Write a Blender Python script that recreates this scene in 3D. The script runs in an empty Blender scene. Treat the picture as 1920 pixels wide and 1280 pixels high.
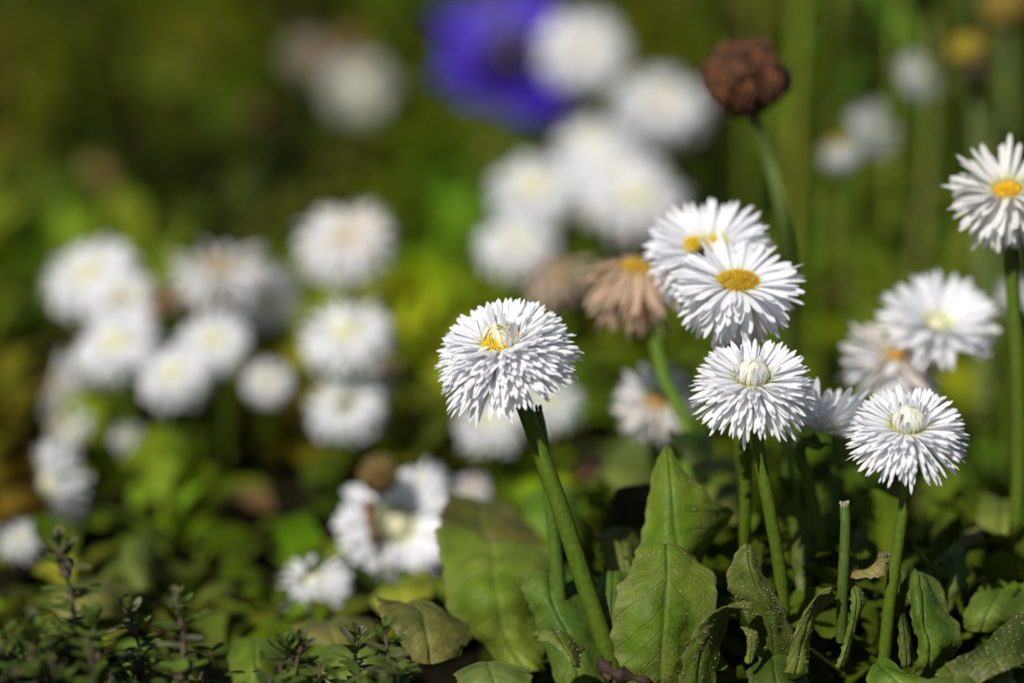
import bpy, math, random
from mathutils import Vector, Matrix, noise
# ------------------------------------------------------------------ camera, world, sun
sc = bpy.context.scene
COL = sc.collection
PITCH = math.radians(14.0); HC = 0.275; FOCUS = 0.712
cd = bpy.data.cameras.new("camera"); cam = bpy.data.objects.new("camera", cd); COL.objects.link(cam)
cam.location = (0, 0, HC); cam.rotation_euler = (math.pi/2 - PITCH, 0, 0)
cd.lens = 105; cd.sensor_width = 36; cd.clip_start = 0.02; cd.clip_end = 500
cd.dof.use_dof = True; cd.dof.focus_distance = FOCUS; cd.dof.aperture_fstop = 4.5
sc.camera = cam
S = Vector((-0.40, -0.66, 0.76)).normalized()          # towards the sun
w = bpy.data.worlds.new("World"); sc.world = w; w.use_nodes = True
nt = w.node_tree; bg = nt.nodes['Background']
sky = nt.nodes.new('ShaderNodeTexSky'); sky.sky_type = 'NISHITA'; sky.sun_disc = False
sky.sun_elevation = math.asin(S.z); sky.sun_rotation = math.atan2(S.x, S.y)
nt.links.new(sky.outputs[0], bg.inputs[0]); bg.inputs[1].default_value = 0.05
ld = bpy.data.lights.new("sun", 'SUN'); ld.energy = 5.0; ld.angle = math.radians(0.5); ld.color = (1, 0.96, 0.9)
sun = bpy.data.objects.new("sun", ld); COL.objects.link(sun)
sun.rotation_euler = S.to_track_quat('Z', 'Y').to_euler(); sun.location = (-1, -1, 3)
sc.view_settings.view_transform = 'Standard'; sc.view_settings.look = 'None'
sc.view_settings.exposure = 0.12; sc.view_settings.gamma = 1
sc.cycles.max_bounces = 8; sc.cycles.transparent_max_bounces = 4

# ------------------------------------------------------------------ picture point -> place
K = 36/105/1920
FW = Vector((0, math.cos(PITCH), -math.sin(PITCH))); UPV = Vector((0, math.sin(PITCH), math.cos(PITCH)))
def P(x, y, d):
    return Vector((0, 0, HC)) + d*(FW + (x-960)*K*Vector((1, 0, 0)) + (640-y)*K*UPV)
def proj(p):
    q = Vector(p) - Vector((0, 0, HC)); d = q.dot(FW)
    return 960 + q.x/d/K, 640 - q.dot(UPV)/d/K, d
def lerp(a, b, t): return a + (b-a)*t
def clamp(x, a=0., b=1.): return max(a, min(b, x))
def crm(p, n):                                        # Catmull-Rom through points (Vectors)
    out = []
    q = [p[0]*2-p[1]] + list(p) + [p[-1]*2-p[-2]]
    m = len(p)-1
    for i in range(n+1):
        t = i/n*m; k = min(int(t), m-1); f = t-k
        a, b, c, d = q[k:k+4]
        out.append(0.5*((2*b) + (c-a)*f + (2*a-5*b+4*c-d)*f*f + (3*b-a-3*c+d)*f**3))
    return out

# ------------------------------------------------------------------ mesh collecting
class MB:
    def __init__(s): s.v = []; s.f = []; s.uv = []; s.c = []
    def add(s, vs, fs, uvs=None, col=(1, 1, 1)):
        o = len(s.v); s.v += [tuple(v) for v in vs]
        s.f += [tuple(i+o for i in f) for f in fs]
        s.uv += uvs if uvs else [(0, 0)]*len(vs)
        s.c += [col]*len(vs) if not isinstance(col, list) else col
    def grid(s, rows, col=(1, 1, 1), wrap=False):
        n = len(rows); m = len(rows[0]); vs = [v for r in rows for v in r]
        fs = []
        for i in range(n-1):
            for j in range(m if wrap else m-1):
                k = (j+1) % m
                fs.append((i*m+j, i*m+k, (i+1)*m+k, (i+1)*m+j))
        s.add(vs, fs, [(j/(m-1), i/(n-1)) for i in range(n) for j in range(m)], col)
    def blob(s, c, r, ax=(1, 1, 1), rnd=None, amp=0., col=(1, 1, 1), n=7, m=9, M=None):
        c = Vector(c); rows = []; off = rnd.uniform(0, 99) if rnd else 0
        for i in range(n+1):
            th = math.pi*i/n; row = []
            for j in range(m):
                ph = 2*math.pi*j/m
                q = Vector((math.sin(th)*math.cos(ph), math.sin(th)*math.sin(ph), math.cos(th)))
                k = 1 + (amp*noise.noise(q*1.7+Vector((off, 0, 0))) if amp else 0)
                q = Vector((q.x*ax[0], q.y*ax[1], q.z*ax[2]))*(r*k)
                if M: q = M @ q
                row.append(c+q)
            rows.append(row)
        s.grid(rows, col, wrap=True)
    def tube(s, pts, rad, m=8, col=(1, 1, 1), cap=True, rough=0.):
        rows = []; side = Vector((1, 0, 0)); n = len(pts)
        for i, p in enumerate(pts):
            t = (pts[min(i+1, n-1)] - pts[max(i-1, 0)]).normalized()
            a = (side - t*side.dot(t))
            a = a.normalized() if a.length > 1e-4 else t.orthogonal().normalized()
            side = a; b = t.cross(a)
            r = rad(i/(n-1)) if callable(rad) else rad
            rows.append([p + (a*math.cos(2*math.pi*j/m) + b*math.sin(2*math.pi*j/m))*r*(1+rough*noise.noise(Vector((j*1.3, i*.6, p.x*50)))) for j in range(m)])
        if cap:
            rows = [[pts[0]+(v-pts[0])*.05 for v in rows[0]]] + rows + [[pts[-1]+(v-pts[-1])*.05 for v in rows[-1]]]
        s.grid(rows, col, wrap=True)
    def build(s, name, mat, parent=None, base=Vector((0, 0, 0)), smooth=True):
        me = bpy.data.meshes.new(name)
        bx, by, bz = base
        me.from_pydata([(x-bx, y-by, z-bz) for x, y, z in s.v], [], s.f)
        uv = me.uv_layers.new(name="uv"); li = [0]*len(me.loops); me.loops.foreach_get("vertex_index", li)
        uv.data.foreach_set("uv", [c for i in li for c in s.uv[i]])
        ca = me.color_attributes.new("col", 'FLOAT_COLOR', 'POINT')
        ca.data.foreach_set("color", [c for v in s.c for c in (v[0], v[1], v[2], 1)])
        if smooth: me.polygons.foreach_set("use_smooth", [True]*len(me.polygons))
        me.materials.append(mat); me.update()
        o = bpy.data.objects.new(name, me); COL.objects.link(o)
        if parent: o.parent = parent
        else: o.location = base
        return o
def tag(o, label=None, cat=None, group=None, kind=None):
    if label: o['label'] = label
    if cat: o['category'] = cat
    if group: o['group'] = group
    if kind: o['kind'] = kind
    return o
def empty(name, loc):
    e = bpy.data.objects.new(name, None); COL.objects.link(e); e.location = loc; e.empty_display_size = .01
    return e

# ------------------------------------------------------------------ materials
class NG:
    def __init__(s, name):
        s.m = bpy.data.materials.new(name); s.m.use_nodes = True; s.t = s.m.node_tree; s.t.nodes.clear()
        s.out = s.n('ShaderNodeOutputMaterial')
    def n(s, t, **k):
        x = s.t.nodes.new(t)
        for a, b in k.items(): setattr(x, a, b)
        return x
    def l(s, a, b): s.t.links.new(a, b)
    def val(s, node, i, v):
        if isinstance(v, bpy.types.NodeSocket): s.l(v, node.inputs[i])
        else: node.inputs[i].default_value = v
    def math(s, op, a, b=0.):
        x = s.n('ShaderNodeMath', operation=op); s.val(x, 0, a); s.val(x, 1, b); return x.outputs[0]
    def mix(s, f, a, b, mode='MIX'):
        x = s.n('ShaderNodeMix', data_type='RGBA', blend_type=mode)
        s.val(x, 0, f); s.val(x, 6, a); s.val(x, 7, b); return x.outputs[2]
    def noise(s, scale, detail=3., rough=.5):
        tc = s.n('ShaderNodeTexCoord'); x = s.n('ShaderNodeTexNoise')
        s.l(tc.outputs['Object'], x.inputs['Vector']); x.inputs['Scale'].default_value = scale
        x.inputs['Detail'].default_value = detail; x.inputs['Roughness'].default_value = rough
        return x.outputs[0]
    def ramp(s, f, *st):
        x = s.n('ShaderNodeValToRGB'); s.l(f, x.inputs[0]); e = x.color_ramp.elements
        while len(e) < len(st): e.new(.5)
        for i, (p, c) in enumerate(st):
            e[i].position = p; e[i].color = (c, c, c, 1) if isinstance(c, (int, float)) else (*c, 1)
        return x.outputs[0]
    def uv(s):
        u = s.n('ShaderNodeUVMap', uv_map='uv'); x = s.n('ShaderNodeSeparateXYZ'); s.l(u.outputs[0], x.inputs[0])
        return x.outputs[0], x.outputs[1], u.outputs[0]
    def col(s): return s.n('ShaderNodeAttribute', attribute_name='col').outputs[0]
    def bump(s, h, dist, strength=1.):
        b = s.n('ShaderNodeBump'); s.l(h, b.inputs['Height']); b.inputs['Distance'].default_value = dist
        b.inputs['Strength'].default_value = strength; return b.outputs[0]
    def finish(s, col, rough=.5, trans=0., tcol=None, nrm=None, spec=.5):
        p = s.n('ShaderNodeBsdfPrincipled'); s.val(p, 'Base Color', col); s.val(p, 'Roughness', rough)
        s.val(p, 'Specular IOR Level', spec)
        if nrm: s.l(nrm, p.inputs['Normal'])
        if trans:
            t = s.n('ShaderNodeBsdfTranslucent'); s.val(t, 0, tcol if tcol is not None else col)
            if nrm: s.l(nrm, t.inputs['Normal'])
            m = s.n('ShaderNodeMixShader'); m.inputs[0].default_value = trans
            s.l(p.outputs[0], m.inputs[1]); s.l(t.outputs[0], m.inputs[2]); s.l(m.outputs[0], s.out.inputs[0])
        else: s.l(p.outputs[0], s.out.inputs[0])
        return s.m
def mat_petal():
    g = NG('petal'); u, v, _ = g.uv()
    base = g.mix(g.ramp(v, (0, 1.), (.2, 0.)), (.92, .92, .925, 1), (.78, .8, .42, 1))
    c = g.mix(1., base, g.col(), 'MULTIPLY')
    sp = g.math('MULTIPLY', g.ramp(g.noise(1700, 1.), (.72, 0), (.76, 1)), g.ramp(g.noise(130, 2), (.5, 0), (.6, 1)))
    c = g.mix(g.math('MULTIPLY', sp, .75), c, (.28, .13, .06, 1))
    st = g.math('SINE', g.math('MULTIPLY', u, 6.283*2.5))
    return g.finish(c, .6, .5, c, g.bump(st, .00003), .15)
def mat_plain(name, noise_scale=400, rough=.5, trans=0., spec=.4, b=.0002, vary=.35):
    g = NG(name); nz = g.noise(noise_scale)
    c = g.mix(1., g.col(), g.ramp(nz, (.3, 1-vary), (.7, 1.)), 'MULTIPLY')
    return g.finish(c, rough, trans, c, g.bump(nz, b), spec)
def mat_leaf(name, dust=.5, vein=True, spec=.2):
    g = NG(name); u, v, uv = g.uv()
    nz = g.noise(90, 4.); nf = g.noise(900, 2.); nb = g.noise(35, 3.)
    c = g.mix(1., g.col(), g.ramp(nz, (.3, (.62, .66, .5)), (.7, (1.1, 1.06, .9))), 'MULTIPLY')
    c = g.mix(1., c, g.ramp(g.noise(28, 5., .65), (.36, (.55, .6, .5)), (.6, (1.08, 1.05, 1.))), 'MULTIPLY')
    au = g.math('ABSOLUTE', g.math('SUBTRACT', u, .5))
    mid = g.ramp(au, (0, 1), (.045, 0))
    lat = g.math('SINE', g.math('MULTIPLY', g.math('SUBTRACT', g.math('ADD', v, g.math('MULTIPLY', nb, .5)), g.math('MULTIPLY', au, .55)), 6.283*6.5))
    lat = g.ramp(lat, (.93, 0), (1., .5))
    vn = g.math('MAXIMUM', mid, lat)
    if vein: c = g.mix(g.math('MULTIPLY', vn, .13), c, (.2, .3, .07, 1))
    # tan dust and grit lying on the blade
    dm = g.math('MULTIPLY', g.ramp(nb, (.42, 0), (.62, 1)), g.ramp(nf, (.42, .15), (.6, 1)))
    edge = g.ramp(au, (.38, 0), (.5, 1))
    dm = g.math('MINIMUM', g.math('ADD', g.math('MULTIPLY', dm, dust), g.math('MULTIPLY', edge, dust*.6)), .85)
    c = g.mix(dm, c, (.25, .2, .09, 1))
    h = g.math('ADD', g.math('MULTIPLY', nz, 1.), g.math('SUBTRACT', g.math('MULTIPLY', nf, .25), g.math('MULTIPLY', vn, .3 if vein else 0)))
    tc = g.mix(1., c, (1.15, 1.35, .5, 1), 'MULTIPLY')
    return g.finish(c, .52, .28, tc, g.bump(h, .0009), spec)
M = {}
M['petal'] = mat_petal()
M['stem'] = mat_plain('stem', 700, .5, 0, .2, .0002, .3)
M['yellow'] = mat_plain('disc_yellow', 900, .6, .0, .3, .0003, .3)
M['green'] = mat_plain('bract_green', 600, .5, .1, .4)
M['brown'] = mat_plain('dry_brown', 500, .75, .0, .25, .0006, .55)
M['leaf'] = mat_leaf('leaf_blade', .42)
M['leaf_clean'] = mat_leaf('leaf_blade_clean', .25)
M['carpet'] = mat_leaf('leaf_carpet', .04, False, .03)
M['thyme'] = mat_plain('thyme_leaf', 500, .6, .2, .1, .0002, .35)
M['pansy'] = mat_plain('pansy_petal', 200, .55, .2, .3, .0002, .25)
M['grit'] = mat_plain('grit', 2000, .6, .0, .5, .0001, .3)
def mat_soil():
    g = NG('soil'); n = g.noise(60, 8, .65)
    c = g.ramp(n, (.3, (.004, .0035, .002)), (.6, (.014, .011, .005)), (.8, (.035, .026, .012)))
    return g.finish(c, 1., 0, None, g.bump(n, .006), .02)
M['soil'] = mat_soil()

# ------------------------------------------------------------------ ground
def ground():
    b = MB(); n = 150
    def ax(a, c, n, far):
        L = [lerp(a, c, i/n) for i in range(n+1)]
        return [-far, -far*.3, a-2, a-.5] + L + [c+.5, c+2, far*.3, far]
    X = ax(-.9, .9, n, 120.); Y = ax(.2, 2.6, n, 120.)
    rows = [[Vector((x, y, -.004 + .012*noise.noise(Vector((x*9, y*9, 0))) + .006*noise.noise(Vector((x*40, y*40, 3))))) for x in X] for y in Y]
    b.grid(rows); o = b.build('ground', M['soil']); tag(o, kind='structure')
ground()
def gz(x, y): return -.004

# ------------------------------------------------------------------ petals and flower heads
SS = [0, .14, .32, .52, .72, .86, .95, 1.]; PR = [.4, .52, .72, .92, 1., .86, .52, .1]
def petal(b, R, O, az, r0, z0, e0, bend, L, wd, rnd, col=(1, 1, 1), cup=.25, twist=0., lod=0, side=0.):
    ss, pr = (SS, PR) if lod == 0 else ([0, .3, .65, .9, 1.], [.45, .72, 1., .75, .15])
    p = Vector((math.cos(az)*r0, math.sin(az)*r0, z0)); rows = []; a = az; prev = 0
    for s, k in zip(ss, pr):
        e = e0 - bend*s; ds = (s-prev)*L; prev = s
        a2 = a + side*s
        t = Vector((math.cos(a2)*math.cos(e), math.sin(a2)*math.cos(e), math.sin(e)))
        p = p + t*ds
        sd = Vector((-math.sin(a2), math.cos(a2), 0)); nm = t.cross(sd)
        tw = twist*s; sd2 = sd*math.cos(tw) + nm*math.sin(tw); n2 = t.cross(sd2)
        h = wd*k*.5
        rows.append([O + R @ (p - sd2*h), O + R @ (p + n2*cup*h), O + R @ (p + sd2*h)])
    b.grid(rows, col)
WHITE = (1, 1, 1)
def tilt(nx, nc, nu):
    return Vector((nx, -nc, nu)).normalized()
GA = 2.39996
def head_petals(b, R, O, D, rnd, N, e_in, e_out, Lin, Lout, b_in, b_out, rd, wd, tint, jit=1., lod=0, hz=.0015, skew=1., sector=None):
    """D is the head's diameter; angles in degrees."""
    r = math.radians
    for i in range(N):
        t = (i+.5)/N; az = i*GA + rnd.gauss(0, .05)
        if sector and not sector(az % (2*math.pi), t): continue
        e = r(lerp(e_in, e_out, t**skew) + rnd.gauss(0, 3*jit)); bd = r(lerp(b_in, b_out, t)+rnd.gauss(0, 4*jit))
        L = lerp(Lin, Lout, t)*D*rnd.uniform(1-.12*jit, 1+.06*jit)
        c = tint(rnd, t, az)
        petal(b, R, O, az, rd*lerp(1.16, .75, t), hz*(1-2*t), e, bd, L, wd*rnd.uniform(.8, 1.15), rnd, c,
              cup=rnd.uniform(-.4, .0), twist=rnd.gauss(0, .25*jit), lod=lod, side=rnd.gauss(0, .12*jit))
def t_white(rnd, t, az):
    k = rnd.uniform(.93, 1.02); return (k, k, k*1.02)
def t_pink(rnd, t, az):
    if rnd.random() < .45: k = rnd.uniform(.75, .95); return (k, k*.9, k*.83)
    return t_white(rnd, t, az)
def t_tan(rnd, t, az):
    k = rnd.uniform(.5, 1.0); return (k, k*.76, k*.58)
def t_grey(rnd, t, az):
    k = rnd.uniform(.5, .7); return (k, k*1.0, k*.9)
def florets(b, R, O, rad, h, n, rnd, col=(.75, .5, .02), squash=(1, 1), ctr=(0, 0)):
    for i in range(n):
        q = math.sqrt((i+.5)/n); a = i*GA
        x = q*rad*math.cos(a)*squash[0]+ctr[0]; y = q*rad*math.sin(a)*squash[1]+ctr[1]; z = h*(1-q*q*.8)
        k = rnd.uniform(.75, 1.1); s = rad/math.sqrt(n)*rnd.uniform(.75, 1.0)
        cc = (col[0]*k, col[1]*k*rnd.uniform(.85, 1.1), col[2])
        b.blob(O + R @ Vector((x, y, z)), s, (1, 1, 1.5), None, 0, cc, n=4, m=5, M=R)
    rows = []
    for i in range(6):
        q = i/5
        rows.append([O + R @ Vector((q*rad*squash[0]*math.cos(j/16*6.283)+ctr[0], q*rad*squash[1]*math.sin(j/16*6.283)+ctr[1], h*(1-q*q)-.0002)) for j in range(16)])
    b.grid(rows, (col[0]*.6, col[1]*.55, col[2]), wrap=True)
def bud_dome(b, R, O, r, h, n, rnd, layers=2, sector=None, col=(1., .98, .86)):
    for l in range(layers):
        k = 1-.13*l
        for i in range(n):
            az = (i + .5*l)/n*6.283 + rnd.gauss(0, .04)
            if sector and not sector(az % 6.283): continue
            rows = []; m = 9; hh = h*rnd.uniform(.92, 1.08)*(1+.05*l); tw = rnd.gauss(0, .25)
            for j in range(m):
                s = j/(m-1)
                th = s*math.pi/2*rnd.uniform(.99, 1.0)
                rr = r*k*(math.cos(th)**.75 if j < m-1 else .03) * (1+.18*math.sin(s*math.pi)); z = hh*math.sin(th)**.95
                a = az + tw*s
                wv = (2*math.pi*r/n)*.47*(1-.6*s**2)
                da = wv/max(rr, wv*.9)
                rows.append([O + R @ Vector((rr*math.cos(a-da)*.93, rr*math.sin(a-da)*.93, z)), O + R @ Vector((rr*math.cos(a)*1.05, rr*math.sin(a)*1.05, z*1.02)), O + R @ Vector((rr*math.cos(a+da)*.93, rr*math.sin(a+da)*.93, z))])
            kk = rnd.uniform(.9, 1.05)
            b.grid(rows, (col[0]*kk, col[1]*kk, col[2]*kk))
def calyx(b, R, O, r, rnd, col=(.1, .17, .03)):
    for i in range(13):
        az = i/13*6.283
        petal(b, R, O, az, r*.35, -.0045, math.radians(25), math.radians(15), r*.95, r*.42, rnd, col, cup=.3, lod=1)
    b.blob(O + R @ Vector((0, 0, -.0045)), r*.5, (1, 1, .6), None, 0, col, M=R)
def stem_pts(O, n, foot, px=None):
    if px: return [P(*q) for q in px]
    a = O - n*.004; L = max(a.z, .01)
    b1 = a - n*L*.35; foot = Vector(foot); b2 = foot + (a-foot)*.3 + Vector((0, 0, L*.05))
    out = []
    for i in range(13):
        t = i/12; out.append(a*(1-t)**3 + b1*3*t*(1-t)**2 + b2*3*t*t*(1-t) + foot*t**3)
    return out
STEMC = (.075, .12, .008)

def daisy(x, y, d, wpx, n, label, kind='white', N=90, seed=None, stem=None, lod=1, rs=None, group='white daisies standing in the bed',
          e=(45, -30), Ls=(.4, .5), bends=(20, 35), disc=None, budr=None, wd=None, tint=t_white, foot=None, jit=1., stem_r=None, name='daisy', special=None, hz=.0015, skew=1., discc=(.75, .5, .02), stemcol=STEMC, sectorf=None):
    rnd = random.Random(seed if seed is not None else int(x*7+y*13))
    O = P(x, y, d); D = wpx*K*d; nv = tilt(*n); R = nv.to_track_quat('Z', 'Y').to_matrix() @ Matrix.Rotation(rnd.uniform(0, 6.28) if special is None else 0, 3, 'Z')
    if foot is None: foot = (O.x - nv.x*.02 + rnd.uniform(-.006, .006), O.y - nv.y*.02 + rnd.uniform(-.004, .01), -.006)
    sp = stem_pts(O, nv, foot, stem)
    if stem: 
        foot = sp[-1]; sp = [O - nv*.003] + sp
    base = Vector((foot[0], foot[1], 0)); t = empty(name, base)
    tag(t, label, 'daisy' if name == 'daisy' else name.replace('_', ' '), group)
    rr = stem_r or .0014
    b = MB(); b.tube(crm(sp, 24), lambda s: rr*(1+.25*s) * (1.25 if s < .04 else 1), 10, stemcol, rough=.06); b.build('stem', M['stem'], t, base)
    rd = (disc or .13)*D
    wd = wd or D*.062
    b = MB(); head_petals(b, R, O, D, rnd, N, e[0], e[1], Ls[0], Ls[1], bends[0], bends[1], rd, wd, tint, jit, lod, hz, skew, sectorf)
    b.build('petals', M['petal'], t, base)
    b = MB(); calyx(b, R, O, rd*1.3, rnd); b.build('calyx', M['green'], t, base)
    if special: special(t, base, R, O, D, rd, rnd)
    else:
        if kind in ('white',):
            b = MB(); bud_dome(b, R, O, rd*.95, rd*.9, 12, rnd, 2, col=(1, .97, .72)); b.build('closed_centre', M['petal'], t, base)
        elif kind == 'disc':
            b = MB(); florets(b, R, O, rd*1.05, rd*.55, 40 if lod else 130, rnd, discc); b.build('disc', M['yellow'], t, base)
    return t

# ---- the three sharp blooms
def sp_bud(t, base, R, O, D, rd, rnd):
    b = MB(); florets(b, R, O, rd*1.25, rd*.15, 150, rnd, (.5, .5, .03)); b.build('disc', M['yellow'], t, base)
    b = MB(); bud_dome(b, R, O + R @ Vector((0, 0, rd*.1)), rd*.92, rd*1.25, 20, rnd, 3, col=(1, .99, .88)); b.build('closed_centre', M['petal'], t, base)
    b = MB()
    for i in range(15):
        az = rnd.uniform(0, 6.28)
        petal(b, R, O, az, rd*1.02, rd*.1, math.radians(rnd.uniform(62, 85)), math.radians(rnd.uniform(-25, 10)), rd*rnd.uniform(1.2, 2.0), D*.036, rnd, t_white(rnd, 0, 0), cup=.4, twist=rnd.gauss(0, .4))
    b.build('inner_petals', M['petal'], t, base)
daisy(1703, 802, .708, 228, (-.02, .33, .94), 'sharp white daisy with rounded closed cream centre, lowest and rightmost of the sharp blooms', N=330, lod=0, seed=5,
      stem=[(1700, 870, .712), (1697, 930, .712), (1684, 1020, .714), (1668, 1130, .717), (1656, 1260, .722), (1654, 1330, .727)], e=(30, -24), Ls=(.26, .46), bends=(-2, 14), disc=.135, special=sp_bud, wd=.00120, stem_r=.0013, jit=.8, skew=.75)
daisy(1412, 714, .712, 243, (-.03, .31, .94), 'sharp white daisy with pointed closed centre below the yellow centred pair', N=350, lod=0, seed=8,
      stem=[(1416, 770, .714), (1422, 840, .716), (1440, 940, .718), (1458, 1040, .722), (1468, 1130, .726), (1470, 1220, .730)], e=(30, -24), Ls=(.26, .46), bends=(-2, 18), disc=.125, special=sp_bud, wd=.00125, stem_r=.0014, jit=.9, skew=.75)
def sp_centre(t, base, R, O, D, rd, rnd):
    b = MB(); florets(b, R, O + R @ Vector((0, 0, .001)), rd*1.2, rd*.75, 220, rnd, (.85, .62, .02)); b.build('disc', M['yellow'], t, base)
    b = MB()
    # the closed centre covers the rear of the disc and leaves florets open in front
    for l, (q, n2) in enumerate(((.95, 26), (.75, 20), (.5, 14))):
        for i in range(n2):
            az = i/n2*6.283 + rnd.gauss(0, .1)
            if l < 2 and 4.0 < az % 6.283 < 5.2: continue
            kk = rnd.uniform(.9, 1.05)
            petal(b, R, O, az, rd*q, rd*.15*(1+l), math.radians(rnd.uniform(66, 80)), math.radians(-rnd.uniform(70, 100)), rd*rnd.uniform(1.25, 1.6), D*.030, rnd, (kk, .97*kk, .76*kk), cup=-.5, twist=rnd.gauss(.3, .3), side=rnd.gauss(.25, .2))
    b.build('closed_centre', M['petal'], t, base)
    b = MB()
    for i in range(26):
        az = rnd.uniform(-.5, math.pi+.7)
        petal(b, R, O, az, rd*1.05, rd*.2, math.radians(rnd.uniform(55, 95)), math.radians(rnd.uniform(-20, 35)), rd*rnd.uniform(1.1, 2.1), D*.036, rnd, t_white(rnd, 0, 0), cup=.4, twist=rnd.gauss(0, .5), side=rnd.gauss(0, .3))
    for az, e, L in ((4.6, 25, 1.3), (4.9, 12, 1.25), (5.5, 30, 1.0), (4.2, 35, .9)):
        petal(b, R, O, az, rd*.55 if L > 1.1 else rd, rd*.5, math.radians(e), .2, rd*L, D*.045, rnd, (1, 1, 1), cup=-.4)
    b.build('inner_petals', M['petal'], t, base)
daisy(942, 651, .712, 284, (-.24, .31, .92), 'large sharp white daisy with half open yellow centre, nearest the middle', N=680, lod=0, seed=3,
      stem=[(976, 745, .7145), (990, 780, .715), (1018, 860, .716), (1050, 950, .717), (1082, 1050, .719), (1112, 1140, .721), (1140, 1225, .723), (1160, 1290, .727)], e=(24, -14), Ls=(.22, .46), bends=(-4, 20), disc=.115, special=sp_centre, wd=.00142, stem_r=.0019, jit=1.1, skew=.8, hz=.0025)

# ---- yellow-centred blooms on the right
def sp_disc_oval(t, base, R, O, D, rd, rnd):
    b = MB(); florets(b, R, O + R @ Vector((0, 0, .0008)), rd*1.15, rd*.7, 190, rnd, (.62, .40, .012), squash=(1.25, 1.)); b.build('disc', M['yellow'], t, base)
daisy(1383, 535, .735, 245, (.06, .34, .92), 'white daisy with broad mustard yellow disc and frayed petals, in front of its twin', N=270, lod=0, seed=12,
      stem=[(1376, 600, .738), (1384, 700, .741), (1396, 850, .745), (1398, 960, .75), (1390, 1060, .756), (1385, 1160, .76)], e=(28, -58), Ls=(.36, .44), bends=(10, 35), disc=.12, special=sp_disc_oval, wd=.0018, jit=1.6, tint=lambda r, t, a: (t_pink(r, t, a) if (t > .6 and r.random() < .45) else t_white(r, t, a)))
def sp_two(t, base, R, O, D, rd, rnd):
    for s in (-1, 1):
        b = MB(); florets(b, R, O + R @ Vector((0, 0, .001)), rd*.62, rd*.45, 90, rnd, (.85, .6, .015), ctr=(s*rd*.68-rd*.35, s*rd*.15+rd*.25)); b.build('disc', M['yellow'], t, base)
daisy(1328, 470, .757, 245, (-.2, .34, .9), 'white daisy with two small yellow discs side by side', N=300, lod=0, seed=13, e=(38, -45), Ls=(.34, .44), bends=(10, 35), disc=.13, special=sp_two, wd=.0016, jit=.9,
      foot=P(1420, 1100, .79))
daisy(1889, 360, .75, 235, (-.12, .42, .9), 'white daisy with yellow disc and drooping skirt of petals at the edge of the picture', kind='disc', N=250, lod=0, seed=14, e=(55, -80), Ls=(.36, .46), bends=(5, 25), disc=.11, wd=.0017, jit=1.6, skew=.6, tint=lambda r, t, a: (lambda k: (k, k*.98, k*.95))(r.uniform(.82, 1.03)), discc=(.85, .5, .015),
      stem=[(1893, 450, .755), (1900, 560, .757), (1910, 700, .76), (1912, 850, .765), (1905, 1000, .77)], stem_r=.0016)
daisy(1758, 612, .80, 215, (.12, .42, .9), 'white daisy with pale lemon centre and upswept petals, behind the frayed grey one', N=120, seed=15, e=(45, 5), Ls=(.42, .5), bends=(10, 15), disc=.08, wd=.0022)
daisy(1682, 672, .805, 235, (.12, .2, .97), 'frayed greyish daisy with dull orange centre below the upswept white one', kind='disc', N=85, seed=16, e=(20, -50), Ls=(.36, .46), bends=(0, 30), disc=.09, wd=.0028, tint=t_pink, jit=2.2, discc=(.7, .36, .05))
daisy(1536, 800, .742, 215, (.24, -.25, .93), 'shaded white daisy facing away behind the pointed centred bloom', N=130, seed=17, e=(60, 8), Ls=(.44, .48), bends=(10, 10), disc=.12, stem=[(1500, 840, .745), (1515, 900, .747), (1535, 1000, .75), (1550, 1100, .757), (1552, 1180, .76)])
daisy(1232, 752, .83, 150, (.05, .62, .75), 'small white daisy with golden centre half hidden behind a bent green stalk', kind='disc', N=80, seed=18, e=(35, -30), discc=(.75, .48, .12), tint=t_pink, group='white daisies standing in the bed')
daisy(1905, 552, .86, 70, (.0, .5, .8), 'tiny white bloom crossed by the stem at the picture edge', N=50, seed=19)
# withered heads
daisy(1192, 505, .80, 165, (.10, .22, .95), 'withered tan daisy with drooping papery petals and mustard disc', kind='disc', N=170, seed=21, e=(-25, -72), Ls=(.5, .72), bends=(25, 5), disc=.17, wd=.0019, tint=lambda r, t, a: (lambda k: (k, k*.74, k*.53))(r.uniform(.45, 1.)), jit=2.6, discc=(.55, .34, .02),
      stem=[(1225, 620, .80), (1232, 660, .80), (1250, 720, .80), (1285, 790, .80), (1290, 860, .80), (1285, 1000, .80)], name='withered_daisy', group='withered daisy heads', stem_r=.0016, stemcol=(.11, .19, .02))
daisy(1045, 512, .92, 140, (0, .3, .95), 'withered flat tan daisy above and behind the large sharp bloom', N=60, seed=22, e=(10, -40), tint=t_tan, name='withered_daisy', group='withered daisy heads', jit=2, kind='disc', discc=(.45, .3, .15))
daisy(1112, 865, .92, 90, (0, .5, .85), 'withered pinkish brown daisy beside the stem of the large sharp bloom', N=60, seed=23, e=(10, -60), tint=lambda r, t, a: (.42*r.uniform(.7, 1.2), .22, .15), name='withered_daisy', group='withered daisy heads', jit=2, kind='disc', discc=(.3, .15, .1))
daisy(716, 690, .97, 75, (.1, .5, .85), 'withered brown pink daisy between two round white blooms', N=50, seed=24, e=(20, -60), tint=lambda r, t, a: (.5*r.uniform(.7, 1.2), .33, .24), name='withered_daisy', group='withered daisy heads', jit=2, kind='disc', discc=(.4, .22, .12))
daisy(305, 552, .95, 82, (.1, .4, .85), 'withered rust brown daisy between the left white cluster and the frayed pink one', N=50, seed=25, e=(20, -60), tint=lambda r, t, a: (.36*r.uniform(.7, 1.2), .19, .1), name='withered_daisy', group='withered daisy heads', jit=2, kind='disc', discc=(.25, .12, .07))
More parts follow.
